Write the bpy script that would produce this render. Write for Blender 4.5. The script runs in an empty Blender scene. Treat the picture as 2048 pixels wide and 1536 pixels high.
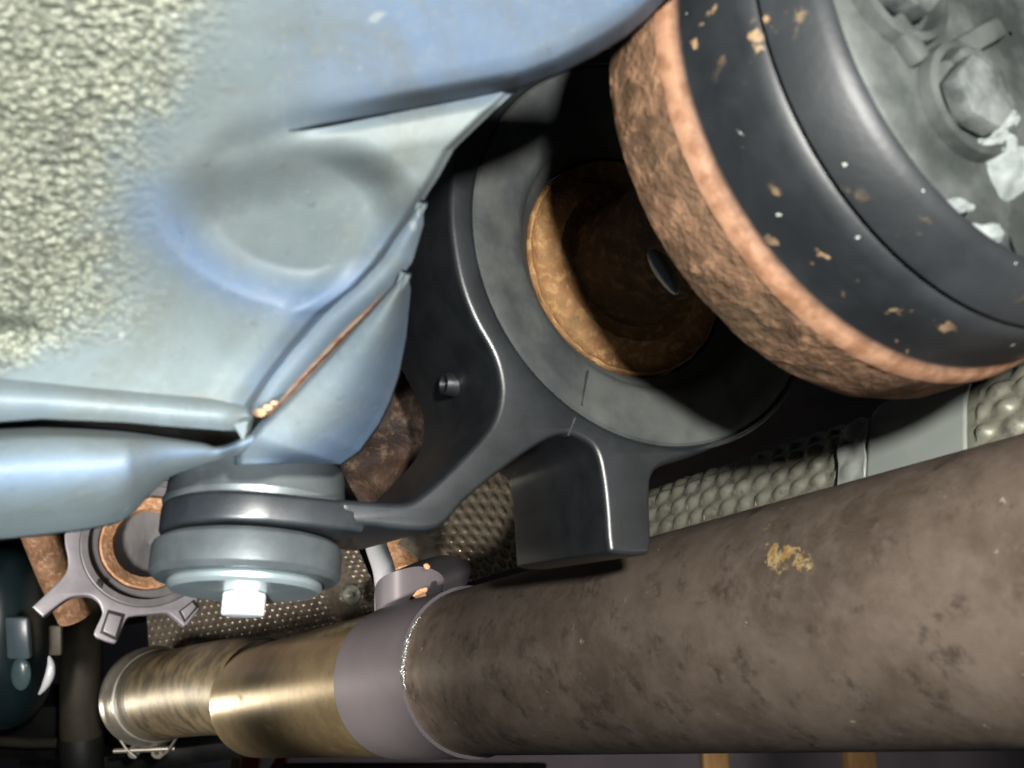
import bpy, bmesh, math, random
from mathutils import Vector, Matrix, noise
random.seed(7)
sc = bpy.context.scene
col = sc.collection

# ------------------------------------------------------------------ camera
PITCH = math.radians(20.6)
CAM = Vector((0, 0, 1.55))
CP, SP = math.cos(PITCH), math.sin(PITCH)
F = 2000.0                                   # focal length in photo pixels (2048 wide)
def W(v):                                    # (right, forward, up) seen from the camera -> world
    return Vector((v[0], v[1]*CP - v[2]*SP, v[1]*SP + v[2]*CP)) + CAM
def ray(px, py):
    return Vector(((px-1024)/F, 1.0, (768-py)/F))
def U(px, py, d):
    return ray(px, py)*d
ZW = Vector((0, SP, CP))                     # the place's vertical, in camera axes
HW = Vector((0, CP, -SP))                    # the place's horizontal forward
cam_d = bpy.data.cameras.new('camera'); cam = bpy.data.objects.new('camera', cam_d); col.objects.link(cam)
cam.location = CAM; cam.rotation_euler = (math.pi/2 + PITCH, 0, 0)
cam_d.sensor_width = 36; cam_d.lens = 36*F/2048; cam_d.clip_start = .005; cam_d.clip_end = 100
cam_d.dof.use_dof = True; cam_d.dof.focus_distance = .40; cam_d.dof.aperture_fstop = 25
sc.camera = cam
# ------------------------------------------------------------------ light
w = bpy.data.worlds.new('World'); sc.world = w; w.use_nodes = True
bgn = w.node_tree.nodes['Background']; bgn.inputs[0].default_value = (.75, .85, 1, 1); bgn.inputs[1].default_value = .015
def lamp(name, kind, pos, energy, color, size, target=None, sy=None):
    l = bpy.data.lights.new(name, kind); o = bpy.data.objects.new(name, l); col.objects.link(o)
    l.energy = energy; l.color = color
    o.location = W(pos)
    if kind == 'AREA':
        l.size = size
        if sy: l.shape = 'RECTANGLE'; l.size_y = sy
    else: l.shadow_soft_size = size
    if target is not None:
        o.rotation_euler = (W(target)-W(pos)).to_track_quat('-Z', 'Y').to_euler()
    return o
lamp('hand_lamp', 'POINT', (.054, -.07, .058), 12.0, (1, .985, .93), .010)
lamp('cool_fill', 'AREA', (.45, .0, -.6), .3, (.55, .74, 1), .4, (-.05, .25, 0))  # added cool fill from below right, source unseen
il = lamp('far_fill', 'SPOT', (-.44, .35, -.20), 15.0, (1, .95, .90), .05, (-.24, .85, -.17))  # unseen fill spot added to brighten the far parts
il.data.spot_size = math.radians(56); il.data.spot_blend = .5
gl_ = lamp('pan_fill', 'SPOT', (-.03, -.06, -.04), 9.0, (.90, .97, 1), .008, (-.072, .2, -.034))  # added spot that brightens the lower pan, discs and bolt
gl_.data.spot_size = math.radians(27); gl_.data.spot_blend = 1
fl = lamp('far_work_lamp', 'SPOT', (-.57, 1.0, -.335), 4.5, (1, .90, .72), .05, (-.17, .73, -.21))
fl.data.spot_size = math.radians(31); fl.data.spot_blend = .35
tl = lamp('gap_fill', 'SPOT', (-.35, -.05, -.20), 30.0, (1, .93, .84), .03, (-.035, .60, -.085))  # unseen spot added to light the shield between arm and foot
tl.data.spot_size = math.radians(19); tl.data.spot_blend = .6
lamp('wall_fill', 'AREA', (.1, 2.2, -1.15), 17, (1, .93, .95), .5, (-.2, 3.6, -1.25))  # fill added below the frame for wall and stands
sc.view_settings.view_transform = 'Standard'; sc.view_settings.look = 'None'
sc.view_settings.exposure = 0; sc.view_settings.gamma = 1
sc.cycles.use_denoising = True
sc.cycles.max_bounces = 6

# ------------------------------------------------------------------ materials
def rgb(c): return (c[0], c[1], c[2], 1)
class NT:
    def __init__(s, name):
        s.m = bpy.data.materials.new(name); s.m.use_nodes = True
        s.t = s.m.node_tree; s.b = s.t.nodes['Principled BSDF']
        s.co = s.t.nodes.new('ShaderNodeTexCoord').outputs['Object']
    def n(s, kind, **kw):
        o = s.t.nodes.new(kind)
        for k, v in kw.items():
            if hasattr(o, k): setattr(o, k, v)
            else: o.inputs[k.replace('_', ' ')].default_value = v
        return o
    def l(s, a, b): s.t.links.new(a, b)
    def noise(s, scale, detail=4, rough=.55, dist=0, stretch=None):
        o = s.n('ShaderNodeTexNoise'); o.inputs['Scale'].default_value = scale
        o.inputs['Detail'].default_value = detail; o.inputs['Roughness'].default_value = rough
        o.inputs['Distortion'].default_value = dist
        src = s.co
        if stretch:
            mp = s.n('ShaderNodeMapping'); mp.inputs['Scale'].default_value = stretch
            s.l(s.co, mp.inputs['Vector']); src = mp.outputs[0]
        s.l(src, o.inputs['Vector']); return o.outputs['Fac']
    def ramp(s, fac, a, b, smooth=True):
        o = s.n('ShaderNodeMapRange'); o.inputs['From Min'].default_value = a; o.inputs['From Max'].default_value = b
        if smooth: o.interpolation_type = 'SMOOTHSTEP'
        s.l(fac, o.inputs['Value']); return o.outputs[0]
    def mix(s, fac, a, b):
        o = s.n('ShaderNodeMix'); o.data_type = 'RGBA'
        if hasattr(fac, 'is_linked'): s.l(fac, o.inputs['Factor'])
        else: o.inputs['Factor'].default_value = fac
        for v, i in ((a, 6), (b, 7)):
            if hasattr(v, 'is_linked'): s.l(v, o.inputs[i])
            else: o.inputs[i].default_value = rgb(v)
        return o.outputs[2]
    def mul(s, a, b, op='MULTIPLY'):
        o = s.n('ShaderNodeMath'); o.operation = op
        for v, i in ((a, 0), (b, 1)):
            if hasattr(v, 'is_linked'): s.l(v, o.inputs[i])
            else: o.inputs[i].default_value = v
        return o.outputs[0]
    def attr(s, name):
        o = s.n('ShaderNodeAttribute'); o.attribute_name = name; return o.outputs['Fac']
    def color(s, c):
        if hasattr(c, 'is_linked'): s.l(c, s.b.inputs['Base Color'])
        else: s.b.inputs['Base Color'].default_value = rgb(c)
    def set(s, rough=.5, metal=0, spec=.5, coat=0):
        for v, k in ((rough, 'Roughness'), (metal, 'Metallic'), (spec, 'Specular IOR Level'), (coat, 'Coat Weight')):
            if hasattr(v, 'is_linked'): s.l(v, s.b.inputs[k])
            else: s.b.inputs[k].default_value = v
    def bump(s, h, strength, dist=.001):
        o = s.n('ShaderNodeBump'); o.inputs['Strength'].default_value = strength; o.inputs['Distance'].default_value = dist
        s.l(h, o.inputs['Height']); s.l(o.outputs[0], s.b.inputs['Normal'])

def simple(name, c1, c2, scale=60, rough=.5, metal=0, bump=.15, bscale=400, dist=.0006, spec=.5, r2=None, stretch=None):
    m = NT(name)
    f = m.ramp(m.noise(scale, 6, .6, stretch=stretch), .35, .65)
    m.color(m.mix(f, c1, c2))
    rr = rough
    if r2 is not None:
        o = m.n('ShaderNodeMapRange'); o.inputs['To Min'].default_value = rough; o.inputs['To Max'].default_value = r2
        m.l(m.noise(scale*1.7, 5, .6), o.inputs['Value']); rr = o.outputs[0]
    m.set(rr, metal, spec)
    if bump: m.bump(m.noise(bscale, 4, .6), bump, dist)
    return m.m

def pan_mat():
    m = NT('underbody_paint')
    coat = m.attr('coat'); blue = m.attr('blue_light_tint')  # second mask puts the blue light on the sheets into their colour
    fine = m.noise(420, 4, .65); big = m.noise(60, 4, .7)
    vo = m.n('ShaderNodeTexVoronoi'); vo.feature = 'SMOOTH_F1'; vo.inputs['Scale'].default_value = 900
    vo.inputs['Smoothness'].default_value = .35
    dst = m.n('ShaderNodeVectorMath'); dst.operation = 'ADD'
    nz = m.n('ShaderNodeTexNoise'); nz.inputs['Scale'].default_value = 260; m.l(m.co, nz.inputs['Vector'])
    sc_ = m.n('ShaderNodeVectorMath'); sc_.operation = 'SCALE'; sc_.inputs['Scale'].default_value = .0026
    m.l(nz.outputs['Color'], sc_.inputs[0]); m.l(m.co, dst.inputs[0]); m.l(sc_.outputs[0], dst.inputs[1]); m.l(dst.outputs[0], vo.inputs['Vector'])
    lump = m.mul(1.0, vo.outputs['Distance'], 'SUBTRACT')
    cf = m.ramp(m.mul(coat, m.mul(m.mul(big, m.mul(fine, .5), 'ADD'), .75, 'SUBTRACT'), 'ADD'), .12, .85)
    patch = m.ramp(m.noise(28, 4, .6), .35, .7)
    base = m.mix(patch, (.086, .112, .118), (.122, .148, .153))
    bl = m.mix(m.ramp(m.noise(45, 4, .6), .3, .7), (.062, .105, .190), (.094, .138, .212))
    base = m.mix(m.mul(blue, .85), base, bl)
    film = m.mul(m.ramp(m.noise(38, 7, .72, .6), .48, .70), .55)
    base = m.mix(film, base, (.092, .099, .085))
    base = m.mix(m.mul(m.ramp(m.noise(520, 5, .75), .52, .68), .30), base, (.165, .18, .175))
    base = m.mix(m.mul(m.ramp(m.noise(300, 5, .75), .60, .70), .40), base, (.04, .045, .042))
    under = m.mix(m.ramp(lump, .22, .80), (.075, .083, .066), (.205, .218, .172))
    under = m.mix(m.mul(m.ramp(m.noise(110, 6, .7), .54, .68), .8), under, (.065, .07, .058))
    c = m.mix(cf, base, under)
    speck = m.ramp(m.noise(130, 2, .5), .70, .74)
    c = m.mix(m.mul(speck, .4), c, (.27, .285, .27))
    rust = m.attr('rust')
    c = m.mix(rust, c, m.mix(m.ramp(fine, .4, .6), (.35, .13, .05), (.5, .32, .2)))
    m.color(c); m.set(.60, 0, .42)
    h2 = m.mul(m.mul(fine, .10), m.mul(cf, lump), 'ADD')
    m.bump(h2, .26, .0011)
    return m.m
def speckled_black():
    m = NT('rust_speckled_black')
    a = m.attr('rim')
    base = m.mix(m.ramp(m.noise(40, 4, .6), .35, .7), (.010, .012, .014), (.022, .025, .028))
    s = m.ramp(m.noise(150, 4, .6, .3), .615, .68)
    s2 = m.ramp(m.noise(30, 3, .6), .44, .60)
    rustc = m.mix(m.ramp(m.noise(300, 3), .4, .6), (.20, .115, .05), (.31, .21, .12))
    c = m.mix(m.mul(s, s2), base, rustc)
    w_ = m.ramp(m.noise(330, 2, .5), .73, .76)
    c = m.mix(m.mul(w_, .7), c, (.45, .48, .45))
    c = m.mix(a, c, m.mix(m.ramp(m.noise(250, 4), .35, .65), (.18, .088, .047), (.295, .165, .102)))
    m.color(c); m.set(.50, 0, .42); m.bump(m.noise(500, 3), .12, .0005)
    return m.m
def rusty(name, dark, mid, light, sc_=1.0, spec=.3):
    m = NT(name)
    n1 = m.noise(60*sc_, 6, .65); n2 = m.noise(240*sc_, 5, .65); n3 = m.noise(28*sc_, 4, .6)
    c = m.mix(m.ramp(n1, .35, .65), dark, mid)
    c = m.mix(m.mul(m.ramp(n2, .5, .68), .85), c, light)
    c = m.mix(m.mul(m.ramp(n3, .55, .7), .7), c, (dark[0]*.55, dark[1]*.75, dark[2]*.8))
    m.color(c); m.set(.75, 0, spec); m.bump(m.mul(n2, m.mul(n1, .8), 'ADD'), .75, .0012)
    return m.m
def pipe_mat():
    m = NT('stained_exhaust_steel')
    n1 = m.noise(34, 7, .72, .25); n2 = m.noise(120, 6, .62, .25); n3 = m.noise(330, 4, .6)
    c = m.mix(m.ramp(n1, .30, .70), (.082, .061, .046), (.155, .120, .096))
    c = m.mix(m.mul(m.ramp(n2, .47, .66), .35), c, (.17, .135, .115))
    c = m.mix(m.mul(m.ramp(m.noise(90, 6, .68, .1), .53, .68), .7), c, (.040, .030, .024))
    c = m.mix(m.mul(m.ramp(m.noise(210, 5, .7), .52, .70), .28), c, (.19, .155, .13))
    c = m.mix(m.mul(m.ramp(m.noise(230, 3, .6), .71, .75), .8), c, (.36, .32, .27))
    c = m.mix(m.ramp(m.mul(m.mul(m.noise(320, 5, .7), m.mul(m.noise(110, 3, .6), .7), 'ADD'), m.mul(m.attr('fleck'), .42), 'ADD'), 1.18, 1.28), c, m.mix(m.ramp(n3, .4, .6), (.30, .18, .06), (.42, .32, .16)))
    m.color(c)
    o = m.n('ShaderNodeMapRange'); o.inputs['To Min'].default_value = .32; o.inputs['To Max'].default_value = .56
    m.l(n2, o.inputs['Value']); m.set(o.outputs[0], .15, .5)
    m.bump(m.mul(n2, m.mul(n3, .4), 'ADD'), .10, .0005)
    return m.m
def gold_mat():
    m = NT('heat_tinted_steel')
    n1 = m.noise(30, 6, .7, .2); n2 = m.noise(300, 6, .7)
    c = m.mix(m.ramp(n1, .35, .65), (.30, .225, .12), (.43, .33, .185))
    c = m.mix(m.mul(m.ramp(n2, .5, .66), .55), c, (.27, .20, .12))
    a = m.attr('fleck')
    c = m.mix(a, c, m.mix(m.ramp(n2, .4, .6), (.12, .085, .06), (.30, .24, .17)))
    m.color(c); m.set(m.mul(m.mul(a, .26), .33, 'ADD'), m.mul(.75, m.mul(a, .45), 'SUBTRACT'), .5); m.bump(n2, .06, .0004)
    return m.m
def shield_mat(name, c1, c2, rough=.34):
    m = NT(name)
    n1 = m.noise(45, 5, .6); n2 = m.noise(260, 4, .6)
    c = m.mix(m.ramp(n1, .35, .65), c1, c2)
    c = m.mix(m.mul(m.ramp(n2, .5, .68), .6), c, (c1[0]*.4, c1[1]*.4, c1[2]*.4))
    m.color(c); m.set(rough-.07, .65, .6); m.bump(n2, .1, .0004)
    return m.m

M_PAN = pan_mat()
M_DAMP = speckled_black()
M_RUST = rusty('rusted_steel', (.085, .052, .03), (.22, .125, .075), (.36, .21, .12))
M_COPPER = rusty('copper_rust', (.17, .082, .035), (.27, .145, .06), (.37, .225, .10), 1.3)
M_COPPER2 = rusty('orange_rust', (.42, .21, .10), (.60, .34, .19), (.75, .5, .33), 1.2)
M_DARKRUST = rusty('dark_rust', (.018, .011, .009), (.06, .034, .022), (.11, .07, .045), .9)
M_PIPE = pipe_mat(); M_GOLD = gold_mat()
M_ANOD = simple('black_anodised', (.009, .0108, .0125), (.015, .0175, .0205), 90, .385, .0, .14, 1100, .0002, .8)
M_RUBBER = simple('grey_rubber', (.036, .040, .042), (.078, .082, .078), 38, .6, 0, .3, 260, .0006, .35, stretch=(1, 1, 1))
M_ZINC = simple('zinc_steel', (.42, .50, .52), (.55, .62, .62), 40, .26, .75, .08, 600, .0003, r2=.42)
M_BUSH = simple('grey_zinc_bush', (.072, .082, .086), (.125, .138, .142), 34, .36, .45, .12, 500, .0004, r2=.5)
M_BOLT = simple('bright_bolt', (.88, .89, .89), (.92, .93, .92), 40, .38, .25, .05, 600, .0002)
M_SLEEVE = simple('matte_mauve_sleeve', (.100, .087, .095), (.120, .106, .115), 16, .48, .15, .05, 900, .0002, .4)
M_SHIELD = shield_mat('dimpled_aluminium', (.36, .35, .275), (.48, .47, .38))
M_SHIELD2 = shield_mat('brown_dimpled_aluminium', (.30, .25, .19), (.42, .36, .28))
M_PLATE = simple('plain_grey_sheet', (.25, .275, .25), (.30, .32, .295), 20, .5, .2, .05, 500, .0003)
M_SPIDER = simple('grey_cast_alloy', (.30, .28, .30), (.36, .34, .36), 60, .45, .3, .06, 900, .0002)
M_DARK = simple('dark_grease', (.012, .013, .013), (.03, .03, .028), 30, .5, 0, .3, 200, .001)
M_TEAL = simple('teal_black_gloss', (.010, .024, .028), (.016, .034, .04), 14, .32, 0, .02, 80, .001, .6)
M_BROWN = simple('brown_grime', (.055, .05, .035), (.10, .085, .06), 26, .55, .1, .3, 220, .001)
M_HOSE = simple('grey_hose', (.45, .46, .48), (.52, .53, .55), 30, .5, 0, .05)
M_WELD = simple('weld_metal', (.30, .30, .28), (.55, .55, .52), 220, .3, .7, .9, 420, .0012)
M_STEEL = simple('worn_steel', (.17, .155, .125), (.26, .24, .20), 50, .36, .5, .1, 300, .0005)
M_HUB = simple('dusty_grey_hub', (.022, .026, .025), (.078, .086, .082), 48, .6, .1, .25, 200, .0008, .4)
M_DUST = simple('pale_dust', (.09, .105, .105), (.18, .20, .195), 150, .8, 0, .6, 300, .001)
M_HBOLT = simple('dusty_dark_bolt', (.018, .02, .022), (.17, .185, .18), 62, .55, .2, .4, 300, .0008)
M_GREYSH = simple('scratched_grey_steel', (.14, .135, .135), (.22, .21, .21), 60, .45, .3, .2, 300, .0006, stretch=(1, 1, .3))
M_SHAFT = rusty('grimy_shaft_steel', (.05, .03, .016), (.13, .075, .034), (.22, .13, .055))
M_CLIP = simple('pale_foil', (.34, .36, .33), (.46, .48, .45), 90, .38, .4, .3, 260, .0006)
M_FRONT = simple('sooty_steel', (.075, .058, .034), (.20, .155, .085), 60, .46, .45, .15, 300, .0005)
M_RUST2 = rusty('peach_rust', (.20, .10, .05), (.34, .19, .11), (.48, .31, .2))
M_RED = simple('red_paint', (.42, .02, .03), (.5, .03, .04), 10, .4)
M_WOOD = simple('pine_board', (.36, .2, .06), (.45, .27, .1), 8, .6, stretch=(6, 6, 1))
M_YEL = simple('yellow_plastic', (.55, .5, .04), (.6, .55, .06), 10, .45)
M_WALL = simple('lilac_wall', (.40, .35, .37), (.44, .39, .41), 3, .8, bump=.05, bscale=30)
M_FLOOR = simple('workshop_concrete', (.2, .2, .2), (.28, .27, .26), 4, .7, bump=.2, bscale=60, dist=.004)
M_WHITE = simple('painted_glint', (.8, .8, .83), (.85, .85, .88), 10, .25, .2, .0)  # pale material standing in for the glint on the teal housing

# ------------------------------------------------------------------ mesh helpers
def origin_of(p):
    v = Vector((0, 0, 0))
    while p is not None: v += p.location; p = p.parent
    return v
def thing(name, label, cat, pos=None, group=None):
    o = bpy.data.objects.new(name, None); col.objects.link(o); o.empty_display_size = .02
    o.location = W(pos) if pos is not None else (0, 0, 0)
    o['label'] = label; o['category'] = cat
    if group: o['group'] = group
    return o
def link(name, me, mat, parent=None, angle=35, sub=0, label=None):
    o = bpy.data.objects.new(name, me); col.objects.link(o)
    off = origin_of(parent)
    me.transform(Matrix.Translation(-off))
    if parent: o.parent = parent
    me.materials.clear(); me.materials.append(mat)
    for p in me.polygons: p.use_smooth = True
    me.set_sharp_from_angle(angle=math.radians(angle))
    if label: o['label'] = label
    return o
def mesh(name, verts, faces, mat, parent=None, angle=35, attrs=None, thick=0, label=None, flip=None):
    """verts in camera axes"""
    me = bpy.data.meshes.new(name)
    me.from_pydata([W(v) for v in verts], [], faces); me.update()
    bm = bmesh.new(); bm.from_mesh(me); bmesh.ops.recalc_face_normals(bm, faces=bm.faces); bm.to_mesh(me); bm.free()
    for k, vals in (attrs or {}).items():
        a = me.attributes.new(k, 'FLOAT', 'POINT'); a.data.foreach_set('value', vals)
    o = link(name, me, mat, parent, angle, label=label)
    if thick:
        mo = o.modifiers.new('thickness', 'SOLIDIFY'); mo.thickness = thick; mo.offset = -1 if not flip else 1
    return o
def bm_obj(name, bm, mat, parent=None, angle=35, label=None):
    me = bpy.data.meshes.new(name); bmesh.ops.recalc_face_normals(bm, faces=bm.faces); bm.to_mesh(me); bm.free()
    me.transform(Matrix(((1, 0, 0, 0), (0, CP, -SP, 0), (0, SP, CP, 0), (0, 0, 0, 1))))
    me.transform(Matrix.Translation(CAM))
    return link(name, me, mat, parent, angle, label=label)
def grid(name, fn, nu, nv, mat, parent, thick=.0012, attrs=(), angle=60, label=None):
    """fn(u,v) -> (camera-axes point, dict of attributes)"""
    vs, fs, at = [], [], {k: [] for k in attrs}
    for j in range(nv+1):
        for i in range(nu+1):
            p, a = fn(i/nu, j/nv); vs.append(p)
            for k in attrs: at[k].append(a.get(k, 0.0))
    for j in range(nv):
        for i in range(nu):
            a = j*(nu+1)+i; fs.append((a, a+nu+1, a+nu+2, a+1))
    me = bpy.data.meshes.new(name); me.from_pydata([W(v) for v in vs], [], fs); me.update()
    # normals towards the camera
    c = Vector((0, 0, 0)); k = len(me.polygons)//2
    if me.polygons[k].normal.dot(CAM-me.polygons[k].center) < 0: me.flip_normals()
    for key, vals in at.items():
        A = me.attributes.new(key, 'FLOAT', 'POINT'); A.data.foreach_set('value', vals)
    o = link(name, me, mat, parent, angle, label=label)
    if thick:
        mo = o.modifiers.new('thickness', 'SOLIDIFY'); mo.thickness = thick; mo.offset = -1
    return o
def frame(d):
    d = d.normalized(); a = Vector((0, 0, 1)) if abs(d.z) < .9 else Vector((1, 0, 0))
    x = a.cross(d).normalized(); y = d.cross(x).normalized(); return x, y, d
def revolve(name, c, d, prof, mat, parent, seg=96, attrs=None, angle=30, a0=0, a1=None, wob=0, label=None, closed=True):
    """prof: list of (t along d, radius[, attr])"""
    x, y, d = frame(d); vs, fs, at = [], [], []
    full = a1 is None; n = seg if full else seg+1
    for k in range(n):
        a = 2*math.pi*k/seg if full else a0+(a1-a0)*k/seg
        for q in prof:
            t, r = q[0], q[1]
            if wob: r += wob*noise.noise(Vector((math.cos(a)*9, math.sin(a)*9, t*300)))
            vs.append(c + d*t + (x*math.cos(a)+y*math.sin(a))*r); at.append(q[2] if len(q) > 2 else 0.)
    m_ = len(prof)
    for k in range(seg):
        k2 = (k+1) % n
        for i in range(m_-1): fs.append((k*m_+i, k2*m_+i, k2*m_+i+1, k*m_+i+1))
    o = mesh(name, vs, fs, mat, parent, angle, {'rim': at} if attrs else None, label=label)
    if not closed:
        pass
    return o
def tube(name, path, rad, mat, parent, seg=20, cap=True, angle=40, label=None, fleck=None):
    vs, fs, at = [], [], []; n = len(path)
    px_ = None
    for i, p in enumerate(path):
        d = (path[min(i+1, n-1)]-path[max(i-1, 0)]).normalized()
        if px_ is None: x, y, _ = frame(d)
        else:
            x = (px_ - d*px_.dot(d)).normalized(); y = d.cross(x)
        px_ = x
        r = rad[i] if isinstance(rad, (list, tuple)) else rad
        for k in range(seg):
            a = 2*math.pi*k/seg
            q = p + (x*math.cos(a)+y*math.sin(a))*r
            vs.append(q)
            if fleck: at.append(fleck(q))
    for i in range(n-1):
        for k in range(seg):
            k2 = (k+1) % seg; fs.append((i*seg+k, i*seg+k2, (i+1)*seg+k2, (i+1)*seg+k))
    if cap: fs.append(tuple(range(seg))); fs.append(tuple((n-1)*seg+k for k in range(seg)))
    return mesh(name, vs, fs, mat, parent, angle, {'fleck': at} if fleck else None, label=label)
def box(bm, c, ex, ey, ez, bev=0):
    vs = [bm.verts.new(c + ex*sx + ey*sy + ez*sz) for sx in (-1, 1) for sy in (-1, 1) for sz in (-1, 1)]
    fs = [(0, 1, 3, 2), (4, 6, 7, 5), (0, 4, 5, 1), (2, 3, 7, 6), (0, 2, 6, 4), (1, 5, 7, 3)]
    faces = [bm.faces.new([vs[i] for i in f]) for f in fs]
    if bev:
        ed = {e for f in faces for e in f.edges}
        bmesh.ops.bevel(bm, geom=list(ed), offset=bev, segments=2, affect='EDGES', profile=.5)
def smooth_loop(pts, closed=True, n=5):
    out = []; L = len(pts)
    rng = range(L if closed else L-1)
    for i in rng:
        p0, p1, p2, p3 = (pts[(i+k) % L] if closed else pts[max(0, min(L-1, i+k))] for k in (-1, 0, 1, 2))
        for s in range(n):
            t = s/n
            out.append(tuple(.5*(2*p1[k]+(p2[k]-p0[k])*t+(2*p0[k]-5*p1[k]+4*p2[k]-p3[k])*t*t+(3*p1[k]-p0[k]-3*p2[k]+p3[k])*t**3) for k in range(len(p1))))
    if not closed: out.append(tuple(pts[-1]))
    return out
def plate(name, loops, c, ex, ey, nrm, thick, bev, mat, parent, label=None, res=3):
    """flat plate with holes; loops in plane coordinates, front face through c, body behind it"""
    cu = bpy.data.curves.new(name, 'CURVE'); cu.dimensions = '2D'; cu.fill_mode = 'BOTH'
    cu.extrude = thick/2-bev; cu.bevel_depth = bev; cu.bevel_resolution = res; cu.offset = -bev
    for lp in loops:
        s = cu.splines.new('POLY'); s.points.add(len(lp)-1); s.use_cyclic_u = True
        for q, p in zip(s.points, lp): q.co = (p[0], p[1], 0, 1)
    tmp = bpy.data.objects.new('tmp', cu); col.objects.link(tmp)
    dg = bpy.context.evaluated_depsgraph_get()
    me = bpy.data.meshes.new_from_object(tmp.evaluated_get(dg)); bpy.data.objects.remove(tmp)
    me.name = name
    bm = bmesh.new(); bm.from_mesh(me); bmesh.ops.remove_doubles(bm, verts=bm.verts, dist=1e-6)
    M = Matrix((( ex.x, ey.x, nrm.x, 0), (ex.y, ey.y, nrm.y, 0), (ex.z, ey.z, nrm.z, 0), (0, 0, 0, 1)))
    bm.transform(Matrix.Translation(c - nrm*thick/2) @ M)
    return bm_obj(name, bm, mat, parent, 25, label)
def lerp(a, b, t): return a+(b-a)*t
def sstep(a, b, x):
    t = max(0., min(1., (x-a)/(b-a))); return t*t*(3-2*t)
def poly_at(pts, t):
    """point at fraction t of a polyline, by chord length"""
    L = [0]
    for a, b in zip(pts, pts[1:]): L.append(L[-1]+math.hypot(b[0]-a[0], b[1]-a[1]))
    s = t*L[-1]
    for i in range(len(pts)-1):
        if s <= L[i+1] or i == len(pts)-2:
            k = (s-L[i])/max(1e-9, L[i+1]-L[i]); return tuple(lerp(pts[i][j], pts[i+1][j], k) for j in range(len(pts[i])))
def interp(xs, x):
    if x <= xs[0][0]: return xs[0][1]
    for (a, va), (b, vb) in zip(xs, xs[1:]):
        if x <= b: return lerp(va, vb, (x-a)/(b-a))
    return xs[-1][1]
def dist_poly(px, py, pts):
    """signed distance to an x-monotone polyline (positive above it)"""
    best = 1e9
    for (ax, ay), (bx, by) in zip(pts, pts[1:]):
        dx, dy = bx-ax, by-ay; t = max(0, min(1, ((px-ax)*dx+(py-ay)*dy)/(dx*dx+dy*dy)))
        best = min(best, math.hypot(px-ax-dx*t, py-ay-dy*t))
    return best

# ================================================================== shaft axis
D = Vector((-.515, 1, -.265)).normalized()
C0 = Vector((.1447, 1, .1356))*.3
NRM = -D
EX, EY, _ = frame(NRM)
def plane_pt(px, py, t=0):
    r = ray(px, py); c = C0 + D*t
    return r*((c.dot(NRM))/(r.dot(NRM)))
def pl2(px, py, t=0):
    v = plane_pt(px, py, t)-(C0+D*t); return (v.dot(EX), v.dot(EY))

# ================================================================== floor pan (car body)
pan = thing('floor_pan', 'pale grey blue painted car floor pan with seams filling the upper left', 'floor pan', U(400, 400, .19))
SEAM = [(400, 315), (455, 293), (520, 276), (640, 251), (740, 232), (830, 216), (930, 198), (1040, 178)]
def base_d(px, py): return .140 + .045*(py/850) + .030*(px/1000)
UP_R = [(-90, 1440), (0, 1330), (40, 1292), (75, 1250), (115, 1185), (150, 1112), (178, 1034)]
def seam_y(px): return interp([(-200, 330), (330, 345)]+SEAM, px)
def grain_disp(px, py, amt):
    v = Vector((px/17., py/13., 0)); k = noise.noise(v)*.6+noise.noise(v*2.1)*.35
    return -amt*k*.0011
def coat_mask(px, py):
    edge = interp([(-100, 470), (0, 455), (150, 420), (300, 330), (450, 285), (600, 300), (680, 240), (740, 60), (760, 0)], py)
    edge += 40*noise.noise(Vector((px/60., py/60., 3)))
    return 1-sstep(edge-250, edge+90, px)
def crease(x, s): return .0014*math.exp(-(s/34)**2)*sstep(380, 470, x)*sstep(760, 620, x)
def upper_fn(u, v):
    # right-hand edge runs down the curved lip, the lower edge is the seam
    y0 = -90; 
    if v < 1:
        yb = None
    # columns x from -130 to 1440; top -90, bottom the seam or the lip
    x = lerp(545, 1440, u)
    bot = interp([(-200, 335), (330, 338)]+SEAM+[(1112, 152), (1185, 115), (1250, 75), (1292, 40), (1330, 0), (1440, -88)], x)
    y = lerp(-100, bot, v)
    s = (bot-y)
    h = .0065*sstep(520, 940, x) + .0015*sstep(1000, 1300, x)
    roll = 1-min(1, s/75)
    d = base_d(x, y) - h*math.sqrt(max(0, 1-roll*roll)) + .004*sstep(40, 0, s)*sstep(600, 850, x)
    d += .006*sstep(600, 1400, x)*((y+100)/300)
    d += .0012*sstep(650, 550, x) + crease(x, s)
    g = coat_mask(x, y)
    d += grain_disp(x, y, g)
    # joins the lower sheet on the left, where there is no seam
    return U(x, y, d), {'coat': g, 'blue_light_tint': sstep(430, 800, x)*sstep(-80, 130, y+.1*x)*.9, 'rust': 0}  # blue light towards the right is painted in here
grid('upper_sheet', upper_fn, 220, 90, M_PAN, pan, .0015, ('coat', 'blue_light_tint', 'rust'))
LOW_R = [(178, 1034), (300, 908), (355, 878), (495, 787), (530, 762), (577, 718), (628, 650), (700, 590), (760, 545), (860, 480)]
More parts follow.
